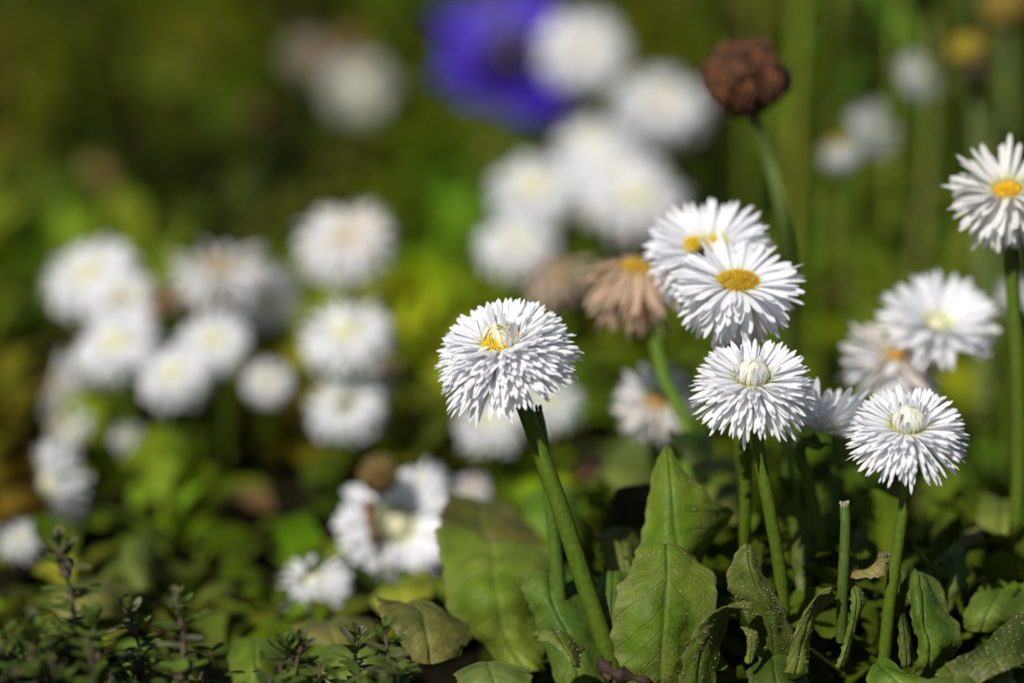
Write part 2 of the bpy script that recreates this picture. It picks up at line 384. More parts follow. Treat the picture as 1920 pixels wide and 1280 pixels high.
daisy(575, 105, 1.46, 85, (-.1, .7, .7), 'greyish tan faded daisy beside the farthest white bloom', N=60, seed=26, e=(40, -20), tint=lambda r, t, a: (.45, .38, .27), name='withered_daisy', group='withered daisy heads', kind='disc', discc=(.4, .33, .2))
# ---- blurred blooms:  x, y, depth, width px, normal, label, extra
BL = [
 (168, 515, .99, 170, (-.34, .38, .85), 'blurred white daisy leaning outward, top left of the left cluster', {}),
 (228, 560, .965, 128, (.1, .45, .85), 'blurred white daisy with warm cream centre beside the rust brown head', dict(kind='disc', discc=(.7, .55, .3))),
 (220, 645, .95, 155, (-.3, .35, .87), 'blurred white daisy directly below the top left pair of the cluster', {}),
 (325, 702, .93, 130, (-.25, .42, .86), 'blurred white daisy, lower of two overlapping blooms over green stems', {}),
 (400, 640, .95, 125, (-.1, .45, .86), 'blurred white daisy, upper right of two overlapping blooms', {}),
 (502, 716, .95, 85, (0, .75, .66), 'small round white daisy standing alone between the clusters', dict(N=70)),
 (412, 505, .97, 195, (.05, .16, .96), 'frayed white and pink daisy with tan middle in the left cluster', dict(kind='disc', discc=(.5, .34, .14), tint=t_pink, jit=2, e=(25, -50), N=80)),
 (505, 560, .985, 125, (.2, .3, -.1), 'grey white daisy hanging head down under the frayed pink one', dict(N=70, e=(40, -20), stemcol=(.1, .12, .05))),
 (645, 448, .99, 185, (-.12, .45, .86), 'broad white daisy with faint pink brown middle above the oval one', dict(kind='disc', discc=(.6, .42, .3), disc=.08, tint=lambda r, t, a: t_pink(r, t, a) if t < .25 else t_white(r, t, a))),
 (648, 625, .93, 162, (-.12, .38, .9), 'oval white daisy with lemon tinted middle', dict(kind='white', N=110)),
 (648, 762, .93, 135, (-.1, .7, .7), 'ragged white daisy with dark gap in its middle below the oval one', dict(kind='disc', discc=(.08, .08, .03), jit=1.6)),  # darkness of the gap is painted as a near-black disc
 (672, 728, .95, 115, (.2, .6, .75), 'white daisy tucked behind the ragged one', dict(N=70)),
 (110, 725, .97, 130, (-.88, .12, .3), 'white daisy turned sideways with tan middle at the left', dict(kind='disc', discc=(.6, .45, .25), N=80, e=(25, -15))),
 (130, 805, .95, 85, (-.6, .5, .5), 'small white daisy under the sideways one', dict(N=60)),
 (242, 822, .95, 62, (.2, .7, .7), 'tiny pale daisy low in the gap between the clusters', dict(N=45)),
 (98, 905, .90, 160, (-.90, .40, -.14), 'narrow edge on white daisy slanting in the gap above the lower left bloom', dict(N=100, e=(15, -15))),
 (34, 1012, .87, 80, (-.2, .7, .7), 'white daisy near the lower left corner above the thyme', dict(N=60)),
 (742, 985, .845, 205, (.1, .8, .6), 'large bowl shaped white daisy with lemon centre behind the dried stalk', dict(N=120, disc=.14, e=(40, -40), wd=.0026)),
 (790, 912, .865, 100, (-.45, .6, .6), 'half white daisy above the bowl shaped one', dict(N=70)),
 (885, 918, .87, 70, (-.1, .5, .8), 'small white daisy with pinkish right side under the large sharp bloom', dict(N=55, tint=t_pink)),
 (918, 790, .90, 125, (-.1, .6, .75), 'white daisy peeping out below the left of the large sharp bloom', dict(N=80)),
 (1028, 752, .90, 125, (.1, .65, .7), 'white daisy peeping out behind the stem of the large sharp bloom', dict(N=80)),
 (590, 1092, .82, 130, (-.1, .62, .78), 'low white daisy near the bottom with ruffled upper rim', dict(N=90)),
 (602, 1128, .815, 85, (.1, .9, .2), 'low white daisy hanging under the ruffled one', dict(N=70, e=(40, 0))),
 (1002, 352, 1.08, 150, (-.1, .65, .75), 'white daisy with lemon centre, upper left of the middle cluster', dict(kind='white', disc=.16)),
 (970, 455, 1.05, 140, (-.05, .6, .8), 'white daisy at the bottom of the middle cluster', {}),
 (1112, 272, 1.14, 140, (-.1, .6, .8), 'white daisy topping the middle cluster', {}),
 (1152, 322, 1.11, 150, (0, .6, .8), 'white daisy with beige centre inside the middle cluster', dict(kind='disc', discc=(.62, .5, .28))),
 (1190, 372, 1.07, 185, (.1, .6, .8), 'white daisy with tan patch on its lower petals, right of the middle cluster', dict(kind='white', N=110, tint=lambda r, t, a: t_pink(r, t, a) if t > .5 else t_white(r, t, a))),
 (1240, 192, 1.22, 165, (.1, .65, .75), 'white daisy with cream centre beside the brown seed head', dict(kind='disc', discc=(.75, .6, .35))),
 (1092, 92, 1.26, 150, (.1, .75, .66), 'round white daisy overlapping the violet pansy', dict(kind='disc', discc=(.8, .7, .5), N=100)),
 (672, 162, 1.42, 125, (0, .75, .66), 'farthest dim white daisy standing alone in the dark green', dict(N=90, tint=t_grey)),
 (1642, 245, 1.0, 105, (.75, .5, .3), 'upright narrow white daisy among the tall stalks', dict(N=70)),
 (1572, 270, .99, 75, (-.2, .15, .95), 'small drooping white daisy with mustard cone among the tall stalks', dict(N=55, e=(-30, -75), kind='disc', discc=(.55, .38, .02), disc=.2, Ls=(.55, .7))),
 (1726, 140, 1.0, 95, (.68, .35, .45), 'slanting white daisy high among the tall stalks', dict(N=60)),
]
for x, y, d, wp, n, lab, kw in BL:
    kw = dict(kw); kw.setdefault('e', (26, -15)); n = (n[0], n[1]*(.52 if .5 < n[1] < .75 else 1), n[2]); kw.setdefault('jit', 1.1); kw.setdefault('N', 125);  daisy(x, y, d, wp, n, lab, seed=int(x), **kw)

# ------------------------------------------------------------------ brown seed heads
def seed_head(x, y, d, wpx, label, stem, cols, group='dry brown seed heads', n=(.1, .3, .95), nub=True, sr=.0017):
    rnd = random.Random(int(x)); O = P(x, y, d); r = wpx*K*d*.5; nv = tilt(*n); R = nv.to_track_quat('Z', 'Y').to_matrix()
    sp = [O - nv*r*.7] + [P(*q) for q in stem]; base = Vector((sp[-1].x, sp[-1].y, 0)); t = empty('seed_head', base); tag(t, label, 'seed head', group)
    b = MB(); b.tube(crm(sp, 20), lambda s: sr*(1+.1*s), 10, (.1, .14, .03), rough=.1); b.build('stem', M['stem'], t, base)
    b = MB(); b.blob(O, r*.86, (1, 1, .9), rnd, .6, cols[0], n=14, m=18, M=R)
    for i in range(220):
        z = 1-2*(i+.5)/220; q = math.sqrt(1-z*z); a = i*GA; k = 1+.25*noise.noise(Vector((q*math.cos(a)*2, q*math.sin(a)*2, z*2)))
        p = Vector((q*math.cos(a), q*math.sin(a), z*.88))*r*.9*k; c = cols[0] if rnd.random() < .6 else cols[1]; kk = rnd.uniform(.6, 1.4)
        b.blob(O + R @ p, r*.1*rnd.uniform(.8, 1.5), (1, .7, 1.5), rnd, .6, tuple(q*kk for q in c), n=4, m=6)
    b.build('seeds', M['brown'], t, base)
    b = MB()
    for i in range(12):
        petal(b, R, O - nv*r*.75, i/12*6.28, r*.2, 0, math.radians(rnd.uniform(10, 50)), -.5, r*rnd.uniform(.7, 1.), r*.35, rnd, cols[2], lod=1, twist=.5)
    if nub: b.blob(O + Vector((r*.85, 0, r*.05)), r*.3, (1.3, .8, .9), rnd, .5, (.02, .013, .01))
    b.build('bracts', M['brown'], t, base)
seed_head(1396, 145, .815, 150, 'round rust brown seed head on curving stalk near the top', [(1412, 215, .815), (1440, 290, .82), (1468, 400, .82), (1482, 520, .835), (1488, 700, .86), (1490, 860, .87)], ((.085, .035, .013), (.14, .055, .02), (.13, .06, .015)))
seed_head(712, 888, .835, 76, 'small olive brown seed head in front of the bowl shaped daisy', [(710, 935, .838), (705, 960, .837), (700, 1000, .836), (716, 1060, .835), (716, 1130, .835)], ((.13, .1, .02), (.2, .1, .04), (.06, .05, .02)), nub=False, sr=.0007)
seed_head(1815, 95, 1.0, 65, 'mustard yellow bud among the tall stalks near the corner', [(1825, 160, 1.0), (1835, 300, 1.0), (1840, 600, 1.0), (1840, 830, 1.0)], ((.35, .28, .02), (.3, .22, .02), (.14, .08, .02)), nub=True)
seed_head(1835, 135, .99, 60, 'dark brown dead head just below the mustard bud', [(1842, 200, 1.0), (1850, 400, 1.0), (1850, 840, 1.0)], ((.03, .02, .01), (.08, .05, .02), (.06, .04, .02)), nub=False)
seed_head(1886, 12, 1.05, 85, 'ochre dead head cut by the top corner of the picture', [(1890, 100, 1.05), (1890, 400, 1.05), (1888, 780, 1.05)], ((.25, .17, .03), (.3, .2, .03), (.12, .08, .02)), nub=False)
# dried petals hanging on the small one's stalk
b = MB(); rnd = random.Random(4)
base = P(712, 1100, .835); base.z = 0
for i in range(17):
    q = P(lerp(690, 718, i/26) + rnd.uniform(-9, 9), lerp(945, 1060, i/26), .834 + rnd.uniform(-.003, .003))
    k = rnd.uniform(.5, 1.2); b.blob(q, .0009*rnd.uniform(.7, 1.5), (1, .6, 1.6), rnd, .8, (.26*k, .14*k, .06*k), n=4, m=6)
b.tube(crm([P(700, 935, .834), P(690, 990, .834), P(716, 1060, .834), P(712, 1150, .84)], 12), .0004, 6, (.2, .12, .05))
b = b.build('dried_stalk', M['brown'], None, base); tag(b, 'crumpled brown dried stalk crossing the bowl shaped white daisy', 'stalk')

# ------------------------------------------------------------------ violet pansy
def pansy():
    O = P(960, 104, 1.36); nv = tilt(-.1, .95, .25); base = Vector((O.x+.01, O.y+.03, 0)); t = empty('pansy', base)
    tag(t, 'deep violet blue pansy far back behind a round white daisy', 'pansy')
    X = Vector((1, 0, 0)); Y = nv.cross(X).normalized(); X = Y.cross(nv).normalized(); rnd = random.Random(2)
    for ang, L, wdt, dz in ((152, 41, 38, .004), (196, 39, 38, .001), (66, 38, 40, .003), (12, 38, 36, .002), (-50, 38, 40, 0)):
        b = MB(); a = math.radians(ang); dr = X*math.cos(a)+Y*math.sin(a); sd = nv.cross(dr); rows = []
        for i in range(11):
            s = i/10; hw = wdt/2000*math.sin(math.pi*min(1, s**.75*.93+.05))**.6; row = []
            for j in range(9):
                u = j/4-1
                row.append(O + dr*(L/1000*(s - .12*u*u*s)) + sd*(u*hw) + nv*(dz + .006*s*s*math.sin(u*5+ang) - .007*s*s + .003*(1-u*u)))
            rows.append(row)
        cols = []
        for i in range(11):
            for j in range(9):
                k = clamp((i/10-.12)/.35); cols.append((lerp(.005, .045, k), lerp(.002, .012, k), lerp(.012, .42, k)))
        b.grid(rows, cols); b.build('petal', M['pansy'], t, base)
    b = MB(); b.blob(O + nv*.005, .0022, (1, 1, 1), rnd, .3, (.5, .35, .03)); b.build('eye', M['yellow'], t, base)
    b = MB(); b.tube(crm([O - nv*.002, O + Vector((0, .02, -.005)), O + Vector((.005, .028, -.03)), Vector((base.x, base.y, -.005))], 14), .0016, 8, (.1, .16, .03)); b.build('stem', M['stem'], t, base)
pansy()

# ------------------------------------------------------------------ tall stalks at the back right
TS = [(1420, -60, 1.15, 20, 'leftmost faint tall green stalk behind the seed head'), (1508, -80, 1.1, 30, 'olive tall stalk just right of the brown seed head'), (1572, -80, 1.12, 26, 'tall olive stalk above the drooping small daisy'),
      (1600, -40, 1.2, 18, 'thin dark stalk behind the upright narrow daisy'), (1690, -90, 1.08, 22, 'tall green stalk left of the slanting white daisy'), (1752, -90, 1.06, 34, 'broad olive stalk right of the slanting white daisy'),
      (1790, 20, 1.1, 22, 'tall stalk next to the mustard bud'), (1868, -60, 1.12, 24, 'tall brownish stalk near the corner'), (1915, -60, 1.05, 20, 'outermost tall stalk at the picture edge')]
for i, (x, y, d, wp, lab) in enumerate(TS):
    rnd = random.Random(i+50); top = P(x, y, d); ft = Vector((top.x + rnd.uniform(-.006, .006), top.y + .012, -.004))
    base = Vector((ft.x, ft.y, 0)); t = empty('tall_stalk', base); tag(t, lab, 'stalk', 'tall stalks at the back')
    c = ((.15, .2, .02), (.24, .27, .03), (.2, .25, .03), (.08, .1, .02), (.2, .27, .03), (.17, .2, .04), (.1, .14, .02), (.14, .12, .03), (.12, .14, .02))[i]
    mid = (top+ft)/2 + Vector((rnd.uniform(-.004, .004), 0, 0))
    b = MB(); r0 = wp*K*d*.34; b.tube(crm([top, mid, ft], 14), lambda s: r0*(.8+.4*s), 8, c); b.build('stem', M['stem'], t, base)
    b = MB()
    for k in range(7):
        s = rnd.uniform(.05, .8); p = top.lerp(ft, s); az = rnd.uniform(0, 6.28)
        petal(b, Matrix.Identity(3), p, az, .001, 0, math.radians(rnd.uniform(55, 80)), math.radians(rnd.uniform(10, 60)), rnd.uniform(.02, .045), rnd.uniform(.006, .010), rnd, (.11*rnd.uniform(.7, 1.3), .18, .02), lod=1)
    b.build('leaves', M['carpet'], t, base)

# ------------------------------------------------------------------ leaf carpet (nobody could count it)
def blade(b, O, az, e0, bend, L, wd, rnd, col, cup=.25, nseg=7, teeth=0., cross=4):
    rows = []; p = Vector(O); prev = 0; side = rnd.gauss(0, .25); tw = rnd.gauss(0, .35); ph = rnd.uniform(0, 6)
    for i in range(nseg+1):
        s = i/nseg; e = e0 - bend*s; a = az + side*s
        t = Vector((math.cos(a)*math.cos(e), math.sin(a)*math.cos(e), math.sin(e))); p = p + t*(L/nseg if i else 0)
        k = .13 + .87*clamp((s-.22)/.45)**1.3 if s < .67 else 1.
        if s > .7: k = math.sqrt(max(0, 1-((s-.7)/.305)**2))
        sd = Vector((-math.sin(a), math.cos(a), 0)); nm = t.cross(sd); sd2 = sd*math.cos(tw*s)+nm*math.sin(tw*s); n2 = t.cross(sd2)
        row = []
        for j in range(cross+1):
            u = 2*j/cross-1; h = wd*.5*k
            if abs(u) == 1: h *= 1 + teeth*(1 if (i % 2) else -1)
            row.append(p + sd2*(u*h) - n2*(cup*h*u*u*-1) + n2*(.12*h*math.sin(u*3+s*7+ph)))
        rows.append(row)
    b.grid(rows, col)
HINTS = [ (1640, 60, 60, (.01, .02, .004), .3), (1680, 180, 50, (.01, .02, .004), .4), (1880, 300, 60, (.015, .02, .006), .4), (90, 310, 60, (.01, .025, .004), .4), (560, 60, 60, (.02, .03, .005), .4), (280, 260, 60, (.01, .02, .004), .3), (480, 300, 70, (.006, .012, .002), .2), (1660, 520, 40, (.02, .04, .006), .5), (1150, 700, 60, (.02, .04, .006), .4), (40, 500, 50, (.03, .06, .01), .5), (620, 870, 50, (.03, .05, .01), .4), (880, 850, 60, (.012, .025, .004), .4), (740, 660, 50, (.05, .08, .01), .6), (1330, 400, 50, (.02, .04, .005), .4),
 # x, y, radius, leaf colour (near-black ones paint in the shade of gaps), density
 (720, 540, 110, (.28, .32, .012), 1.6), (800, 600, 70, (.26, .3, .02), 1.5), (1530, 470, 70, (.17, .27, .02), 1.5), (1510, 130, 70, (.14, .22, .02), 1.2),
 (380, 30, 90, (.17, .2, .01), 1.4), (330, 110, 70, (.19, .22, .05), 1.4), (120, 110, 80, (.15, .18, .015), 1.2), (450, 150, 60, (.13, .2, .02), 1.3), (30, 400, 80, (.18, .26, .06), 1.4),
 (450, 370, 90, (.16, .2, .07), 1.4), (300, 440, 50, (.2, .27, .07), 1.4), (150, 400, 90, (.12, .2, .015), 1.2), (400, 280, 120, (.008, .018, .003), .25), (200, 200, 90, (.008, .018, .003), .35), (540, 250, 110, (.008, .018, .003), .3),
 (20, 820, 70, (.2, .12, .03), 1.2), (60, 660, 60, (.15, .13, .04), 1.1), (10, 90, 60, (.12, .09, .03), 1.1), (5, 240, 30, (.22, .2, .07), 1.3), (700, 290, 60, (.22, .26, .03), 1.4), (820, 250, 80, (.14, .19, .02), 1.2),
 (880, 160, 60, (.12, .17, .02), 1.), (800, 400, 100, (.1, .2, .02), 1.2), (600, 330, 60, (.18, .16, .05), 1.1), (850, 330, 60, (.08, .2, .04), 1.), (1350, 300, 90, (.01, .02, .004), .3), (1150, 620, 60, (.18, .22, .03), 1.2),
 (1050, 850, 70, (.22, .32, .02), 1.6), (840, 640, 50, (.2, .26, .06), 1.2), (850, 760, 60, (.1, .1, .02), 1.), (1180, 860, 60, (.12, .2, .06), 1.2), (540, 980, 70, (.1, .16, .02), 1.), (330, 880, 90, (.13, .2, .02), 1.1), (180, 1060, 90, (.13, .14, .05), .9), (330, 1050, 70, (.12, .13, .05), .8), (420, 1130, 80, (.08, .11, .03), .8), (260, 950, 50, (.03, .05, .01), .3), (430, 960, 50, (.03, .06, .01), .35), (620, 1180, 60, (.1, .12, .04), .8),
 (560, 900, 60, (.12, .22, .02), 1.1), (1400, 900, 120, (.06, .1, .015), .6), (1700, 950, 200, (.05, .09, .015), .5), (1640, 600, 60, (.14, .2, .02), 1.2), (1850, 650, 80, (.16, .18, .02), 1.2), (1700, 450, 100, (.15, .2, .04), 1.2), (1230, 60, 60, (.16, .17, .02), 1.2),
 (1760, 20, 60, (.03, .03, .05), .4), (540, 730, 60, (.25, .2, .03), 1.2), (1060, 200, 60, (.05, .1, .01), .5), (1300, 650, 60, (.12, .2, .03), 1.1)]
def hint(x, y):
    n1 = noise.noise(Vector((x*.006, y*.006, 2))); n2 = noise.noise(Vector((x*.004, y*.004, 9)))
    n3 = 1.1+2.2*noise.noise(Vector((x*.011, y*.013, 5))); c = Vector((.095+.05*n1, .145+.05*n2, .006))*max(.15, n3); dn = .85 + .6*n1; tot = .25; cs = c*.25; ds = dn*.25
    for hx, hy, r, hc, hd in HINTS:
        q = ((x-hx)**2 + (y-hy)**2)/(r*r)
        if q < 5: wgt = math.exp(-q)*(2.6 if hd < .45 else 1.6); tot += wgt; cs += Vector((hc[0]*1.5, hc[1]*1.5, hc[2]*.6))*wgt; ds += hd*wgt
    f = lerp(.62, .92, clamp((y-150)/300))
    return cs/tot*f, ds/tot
def carpet():
    rnd = random.Random(77); b = MB(); nros = 0
    yy = .62
    cells = []
    for i in range(2300):
        y = .60 + 2.2*rnd.random()**1.15; hwid = .16 + y*.22; x = rnd.uniform(-hwid, hwid)
        cells.append((x, y))
    for x, y in cells:
        h = rnd.uniform(.015, .04)
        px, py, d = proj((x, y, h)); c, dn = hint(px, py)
        if rnd.random() > dn*.95: continue
        near = d < .79
        if near and px > 760 and rnd.random() < .55: continue
        low = clamp((d-.72)/.25)
        nl = rnd.randint(5, 9); a0 = rnd.uniform(0, 6.28)
        for k in range(nl):
            kk = rnd.uniform(.65, 1.3); L = rnd.uniform(.018, .036)*lerp(.55, 1, low)*(1.25 if d > 1.2 else 1)
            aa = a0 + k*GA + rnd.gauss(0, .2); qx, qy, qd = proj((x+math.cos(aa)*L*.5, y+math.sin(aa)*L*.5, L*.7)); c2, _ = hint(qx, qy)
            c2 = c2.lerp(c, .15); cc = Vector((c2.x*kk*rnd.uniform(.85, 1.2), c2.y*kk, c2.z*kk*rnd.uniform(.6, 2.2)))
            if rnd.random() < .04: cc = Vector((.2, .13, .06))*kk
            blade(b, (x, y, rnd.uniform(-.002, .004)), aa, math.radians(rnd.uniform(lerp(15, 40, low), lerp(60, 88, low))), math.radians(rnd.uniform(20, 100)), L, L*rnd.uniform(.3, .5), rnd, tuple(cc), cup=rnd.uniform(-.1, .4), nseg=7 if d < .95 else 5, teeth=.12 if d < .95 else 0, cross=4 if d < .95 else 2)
    for i in range(900):
        y = 1.02 + 1.4*rnd.random()**1.2; x = rnd.uniform(-.15-y*.2, .15+y*.2); h = rnd.uniform(.03, .07)
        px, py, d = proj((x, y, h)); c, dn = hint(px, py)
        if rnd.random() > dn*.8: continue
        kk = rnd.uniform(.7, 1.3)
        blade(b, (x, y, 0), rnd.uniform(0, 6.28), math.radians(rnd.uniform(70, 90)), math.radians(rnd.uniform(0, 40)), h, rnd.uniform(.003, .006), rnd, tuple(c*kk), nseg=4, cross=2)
    for i in range(520):
        px, py, d = rnd.uniform(1110, 1960), rnd.uniform(930, 1300), rnd.uniform(.735, .83)
        p = P(px, py, d)
        if p.z > .035 or p.z < 0: p.z = rnd.uniform(0, .02)
        L = rnd.uniform(.012, .026); k = rnd.uniform(.5, 1.2)
        blade(b, p, rnd.uniform(0, 6.28), math.radians(rnd.uniform(10, 85)), math.radians(rnd.uniform(0, 110)), L, L*rnd.uniform(.35, .6), rnd, (.095*k, .145*k, .012*k), cup=rnd.uniform(-.3, .5), nseg=13, teeth=rnd.uniform(.05, .22), cross=6)
    o = b.build('leaf_carpet', M['carpet']); tag(o, 'dense low carpet of green daisy leaves covering the bed', 'ground cover', kind='stuff')
carpet()

# ------------------------------------------------------------------ foreground leaves
def leaf(rows, label, col=(.1, .18, .025), mat='leaf', nu=14, nv=34, puck=.0007, teeth=.0006, grit=0, seed=1, name='daisy_leaf', group='daisy leaves in the foreground', tfreq=9, curl=0):
    rnd = random.Random(seed); ctl = [[P(*q) for q in r] for r in rows]
    col = (col[0]*1.12, col[1]*1.12, col[2]*.65)
    m = max(len(r) for r in ctl); ctl = [crm(r, nu) for r in ctl]
    colsn = [crm([r[j] for r in ctl], nv) for j in range(nu+1)]
    G = [[colsn[j][i] for j in range(nu+1)] for i in range(nv+1)]
    off = rnd.uniform(0, 50)
    N = [[None]*(nu+1) for _ in range(nv+1)]
    for i in range(nv+1):
        for j in range(nu+1):
            a = G[min(i+1, nv)][j]-G[max(i-1, 0)][j]; c = G[i][min(j+1, nu)]-G[i][max(j-1, 0)]
            q = a.cross(c); N[i][j] = q.normalized() if q.length > 1e-12 else Vector((0, -1, 0))
    H = []
    for i in range(nv+1):
        row = []
        for j in range(nu+1):
            p = G[i][j]; u = j/nu; v = i/nv
            dz = puck*(1.5*noise.noise(p*75+Vector((off, 0, 0))) + .45*noise.noise(p*260)) * 1.6
            dz += -puck*.9*math.exp(-((u-.5)/.06)**2) + puck*.22*math.sin((v*5.5+1.2*noise.noise(p*80)-abs(u-.5)*3)*6.28)*min(1, abs(u-.5)*4)
            q = p + N[i][j]*dz
            if j in (0, 1, nu-1, nu):
                q = q + (G[i][j]-G[i][nu//2])*(.10 if j in (0, nu) else .05)*noise.noise(Vector((v*5.5, off, 1. if j < 2 else 4.)))*min(1, v*4)
            if j in (0, nu):
                o = (G[i][j]-G[i][1 if j == 0 else nu-1]); o = o.normalized() if o.length > 1e-9 else o
                q = q + o*teeth*((abs(((v*tfreq+.5*noise.noise(Vector((v*5, off, j)))) % 1)-.5)*4-1)*(.6+.8*noise.noise(Vector((v*6, off, 3.)))) + 1.6*noise.noise(Vector((v*23, off, j)))) + N[i][j]*teeth*1.2*noise.noise(Vector((v*14, off+7, j)))
            row.append(q)
        H.append(row)
    b = MB(); cl = []
    for i in range(nv+1):
        for j in range(nu+1):
            k = 1 + .18*noise.noise(H[i][j]*60+Vector((off, 3, 0))); cl.append(tuple(c*k for c in col))
    b.grid(H, cl); ct = sum((H[i][nu//2] for i in (0, nv)), Vector())/2; base = Vector((ct.x, ct.y, max(0, min(H[0][nu//2].z, H[nv][nu//2].z))))
    o = b.build(name, M[mat], None, base); md = o.modifiers.new('thickness', 'SOLIDIFY'); md.thickness = .00035; md.offset = 0
    md = o.modifiers.new('smooth', 'SUBSURF'); md.levels = md.render_levels = 1
    tag(o, label, 'leaf', group)
    if grit:
        g = MB()
        for k in range(int(grit*1.6)):
            i = rnd.randint(1, nv-1); j = rnd.randint(1, nu-1); fi, fj = rnd.random(), rnd.random()
            if noise.noise(H[i][j]*90+Vector((off, 0, 5))) < rnd.uniform(-.5, .25): continue
            p = H[i][j].lerp(H[min(i+1, nv)][j], fi).lerp(H[i][min(j+1, nu)], fj*.5); nn = N[i][j]
            if nn.dot(FW) > 0: nn = -nn
            s = rnd.choice((.00006, .00008, .0001, .00012, .0002))*rnd.uniform(.7, 1.3); kk = rnd.uniform(.4, 1.1)
            g.blob(p + nn*.00022, s, (1, rnd.uniform(.6, 1), .8), rnd, .8, (.34*kk, .27*kk, .16*kk), n=3, m=5)
        q = g.build('dust_grains', M['grit'], None, base); q.parent = o; q.location = (0, 0, 0); q['kind'] = 'stuff'
    return o
G1 = (.115, .185, .035); G2 = (.085, .15, .025); G3 = (.06, .11, .02); GP = (.16, .21, .09)
# tall pointed leaf with side lobe
leaf([[(1246, 838, .741), (1250, 835, .741), (1256, 838, .741)], [(1232, 880, .738), (1256, 878, .734), (1288, 895, .738)], [(1216, 945, .736), (1262, 935, .730), (1345, 942, .741)],
      [(1203, 1000, .734), (1268, 990, .728), (1388, 966, .748)], [(1190, 1050, .730), (1275, 1045, .728), (1330, 1020, .741)], [(1185, 1120, .732), (1270, 1120, .732), (1310, 1100, .74)]],
     'tall pointed green leaf with a side lobe rising above the broad dusty one', (.13, .215, .022), seed=1, grit=90, puck=.0008, nv=30)
# broad dusty leaf
leaf([[(1195, 1032, .722), (1250, 1018, .720), (1300, 1040, .726)], [(1178, 1080, .716), (1255, 1065, .712), (1345, 1095, .720)], [(1152, 1130, .712), (1250, 1120, .709), (1342, 1140, .716)],
      [(1143, 1190, .710), (1245, 1180, .707), (1325, 1195, .714)], [(1160, 1250, .709), (1240, 1245, .708), (1310, 1250, .714)], [(1185, 1310, .712), (1240, 1310, .712), (1290, 1320, .716)]],
     'broad dust speckled green leaf, largest in the foreground', (.115, .19, .022), seed=2, grit=420, puck=.0010, teeth=.0008, tfreq=7)
leaf([[(1392, 1020, .713), (1403, 1017, .713), (1418, 1030, .714)], [(1366, 1060, .712), (1408, 1060, .709), (1440, 1078, .713)], [(1362, 1100, .713), (1420, 1105, .709), (1462, 1120, .714)],
      [(1390, 1145, .716), (1440, 1155, .711), (1482, 1165, .716)], [(1412, 1210, .716), (1452, 1210, .713), (1490, 1215, .718)], [(1425, 1310, .718), (1458, 1310, .716), (1490, 1310, .72)]],
     'narrow leaf thickly dusted with tan grit at its round tip', (.09, .135, .03), seed=3, grit=620, teeth=.0007)
leaf([[(1415, 1140, .704), (1412, 1128, .706), (1405, 1136, .709)], [(1372, 1138, .698), (1372, 1134, .704), (1365, 1150, .712)], [(1330, 1150, .698), (1345, 1168, .702), (1362, 1172, .712)], [(1295, 1190, .698), (1325, 1200, .700), (1352, 1210, .708)],
      [(1278, 1240, .699), (1312, 1245, .700), (1345, 1250, .706)], [(1268, 1320, .701), (1305, 1320, .702), (1345, 1320, .706)]],
     'curled leaf with its tip folded over at the very front', (.12, .18, .04), seed=4, grit=380, puck=.0006, teeth=.0009, tfreq=8)
leaf([[(1385, 1172, .706), (1392, 1170, .706), (1402, 1178, .707)], [(1396, 1182, .704), (1408, 1190, .704), (1420, 1184, .707)], [(1400, 1206, .704), (1410, 1208, .704), (1421, 1206, .706)], [(1398, 1240, .705), (1404, 1244, .705), (1410, 1232, .706)]],
     'small twisted light green flap inside the curled leaf', (.17, .22, .06), seed=5, grit=60, nv=14, nu=8, puck=.0003)
# left pair
leaf([[(812, 992, .764), (920, 1000, .768), (1045, 1022, .776)], [(822, 1040, .760), (925, 1040, .757), (1052, 1050, .768)], [(832, 1085, .754), (925, 1080, .748), (1055, 1085, .762)], [(836, 1120, .750), (930, 1120, .743), (1050, 1120, .757)],
      [(850, 1160, .747), (940, 1165, .742), (1045, 1165, .752)], [(900, 1215, .744), (960, 1215, .742), (1030, 1215, .748)], [(950, 1260, .744), (990, 1260, .742), (1020, 1260, .746)]],
     'large square ended leaf left of the large bloom stem', (.15, .225, .04), 'leaf_clean', seed=6, puck=.0012)
leaf([[(985, 1078, .742), (1030, 1066, .744), (1090, 1078, .750)], [(978, 1110, .738), (1035, 1105, .735), (1122, 1120, .745)], [(990, 1150, .736), (1050, 1150, .731), (1135, 1160, .740)], [(1010, 1200, .734), (1070, 1200, .730), (1140, 1210, .736)], [(1050, 1290, .732), (1090, 1290, .730), (1140, 1290, .734)]],
     'mid green leaf behind the foot of the large bloom stem', (.085, .16, .03), 'leaf_clean', seed=7, puck=.001)
leaf([[(700, 1120, .735), (760, 1135, .74), (815, 1130, .745)], [(715, 1160, .728), (790, 1150, .73), (862, 1170, .738)], [(745, 1195, .724), (800, 1190, .725), (880, 1200, .734)], [(775, 1240, .724), (810, 1245, .724), (860, 1230, .73)]],
     'dull brownish green folded leaf left of the square ended one', (.15, .155, .07), seed=8, puck=.001)
leaf([[(838, 925, .80), (900, 935, .81), (950, 950, .82)], [(826, 960, .79), (900, 965, .80), (985, 975, .81)], [(820, 995, .785), (910, 1000, .79), (1020, 1010, .80)], [(840, 1060, .785), (920, 1060, .79), (1020, 1060, .80)]],
     'dusty olive leaf behind the square ended one', (.14, .14, .06), 'leaf_clean', seed=9)
leaf([[(998, 1190, .710), (1040, 1172, .712), (1085, 1200, .716)], [(1010, 1200, .706), (1048, 1192, .706), (1098, 1215, .713)], [(1040, 1212, .704), (1068, 1222, .704), (1090, 1232, .709)], [(1070, 1240, .703), (1080, 1248, .704), (1092, 1250, .707)]],
     'small torn light green leaf at the foot of the large bloom stem', (.16, .21, .06), seed=10, grit=80, nv=18, teeth=.001)
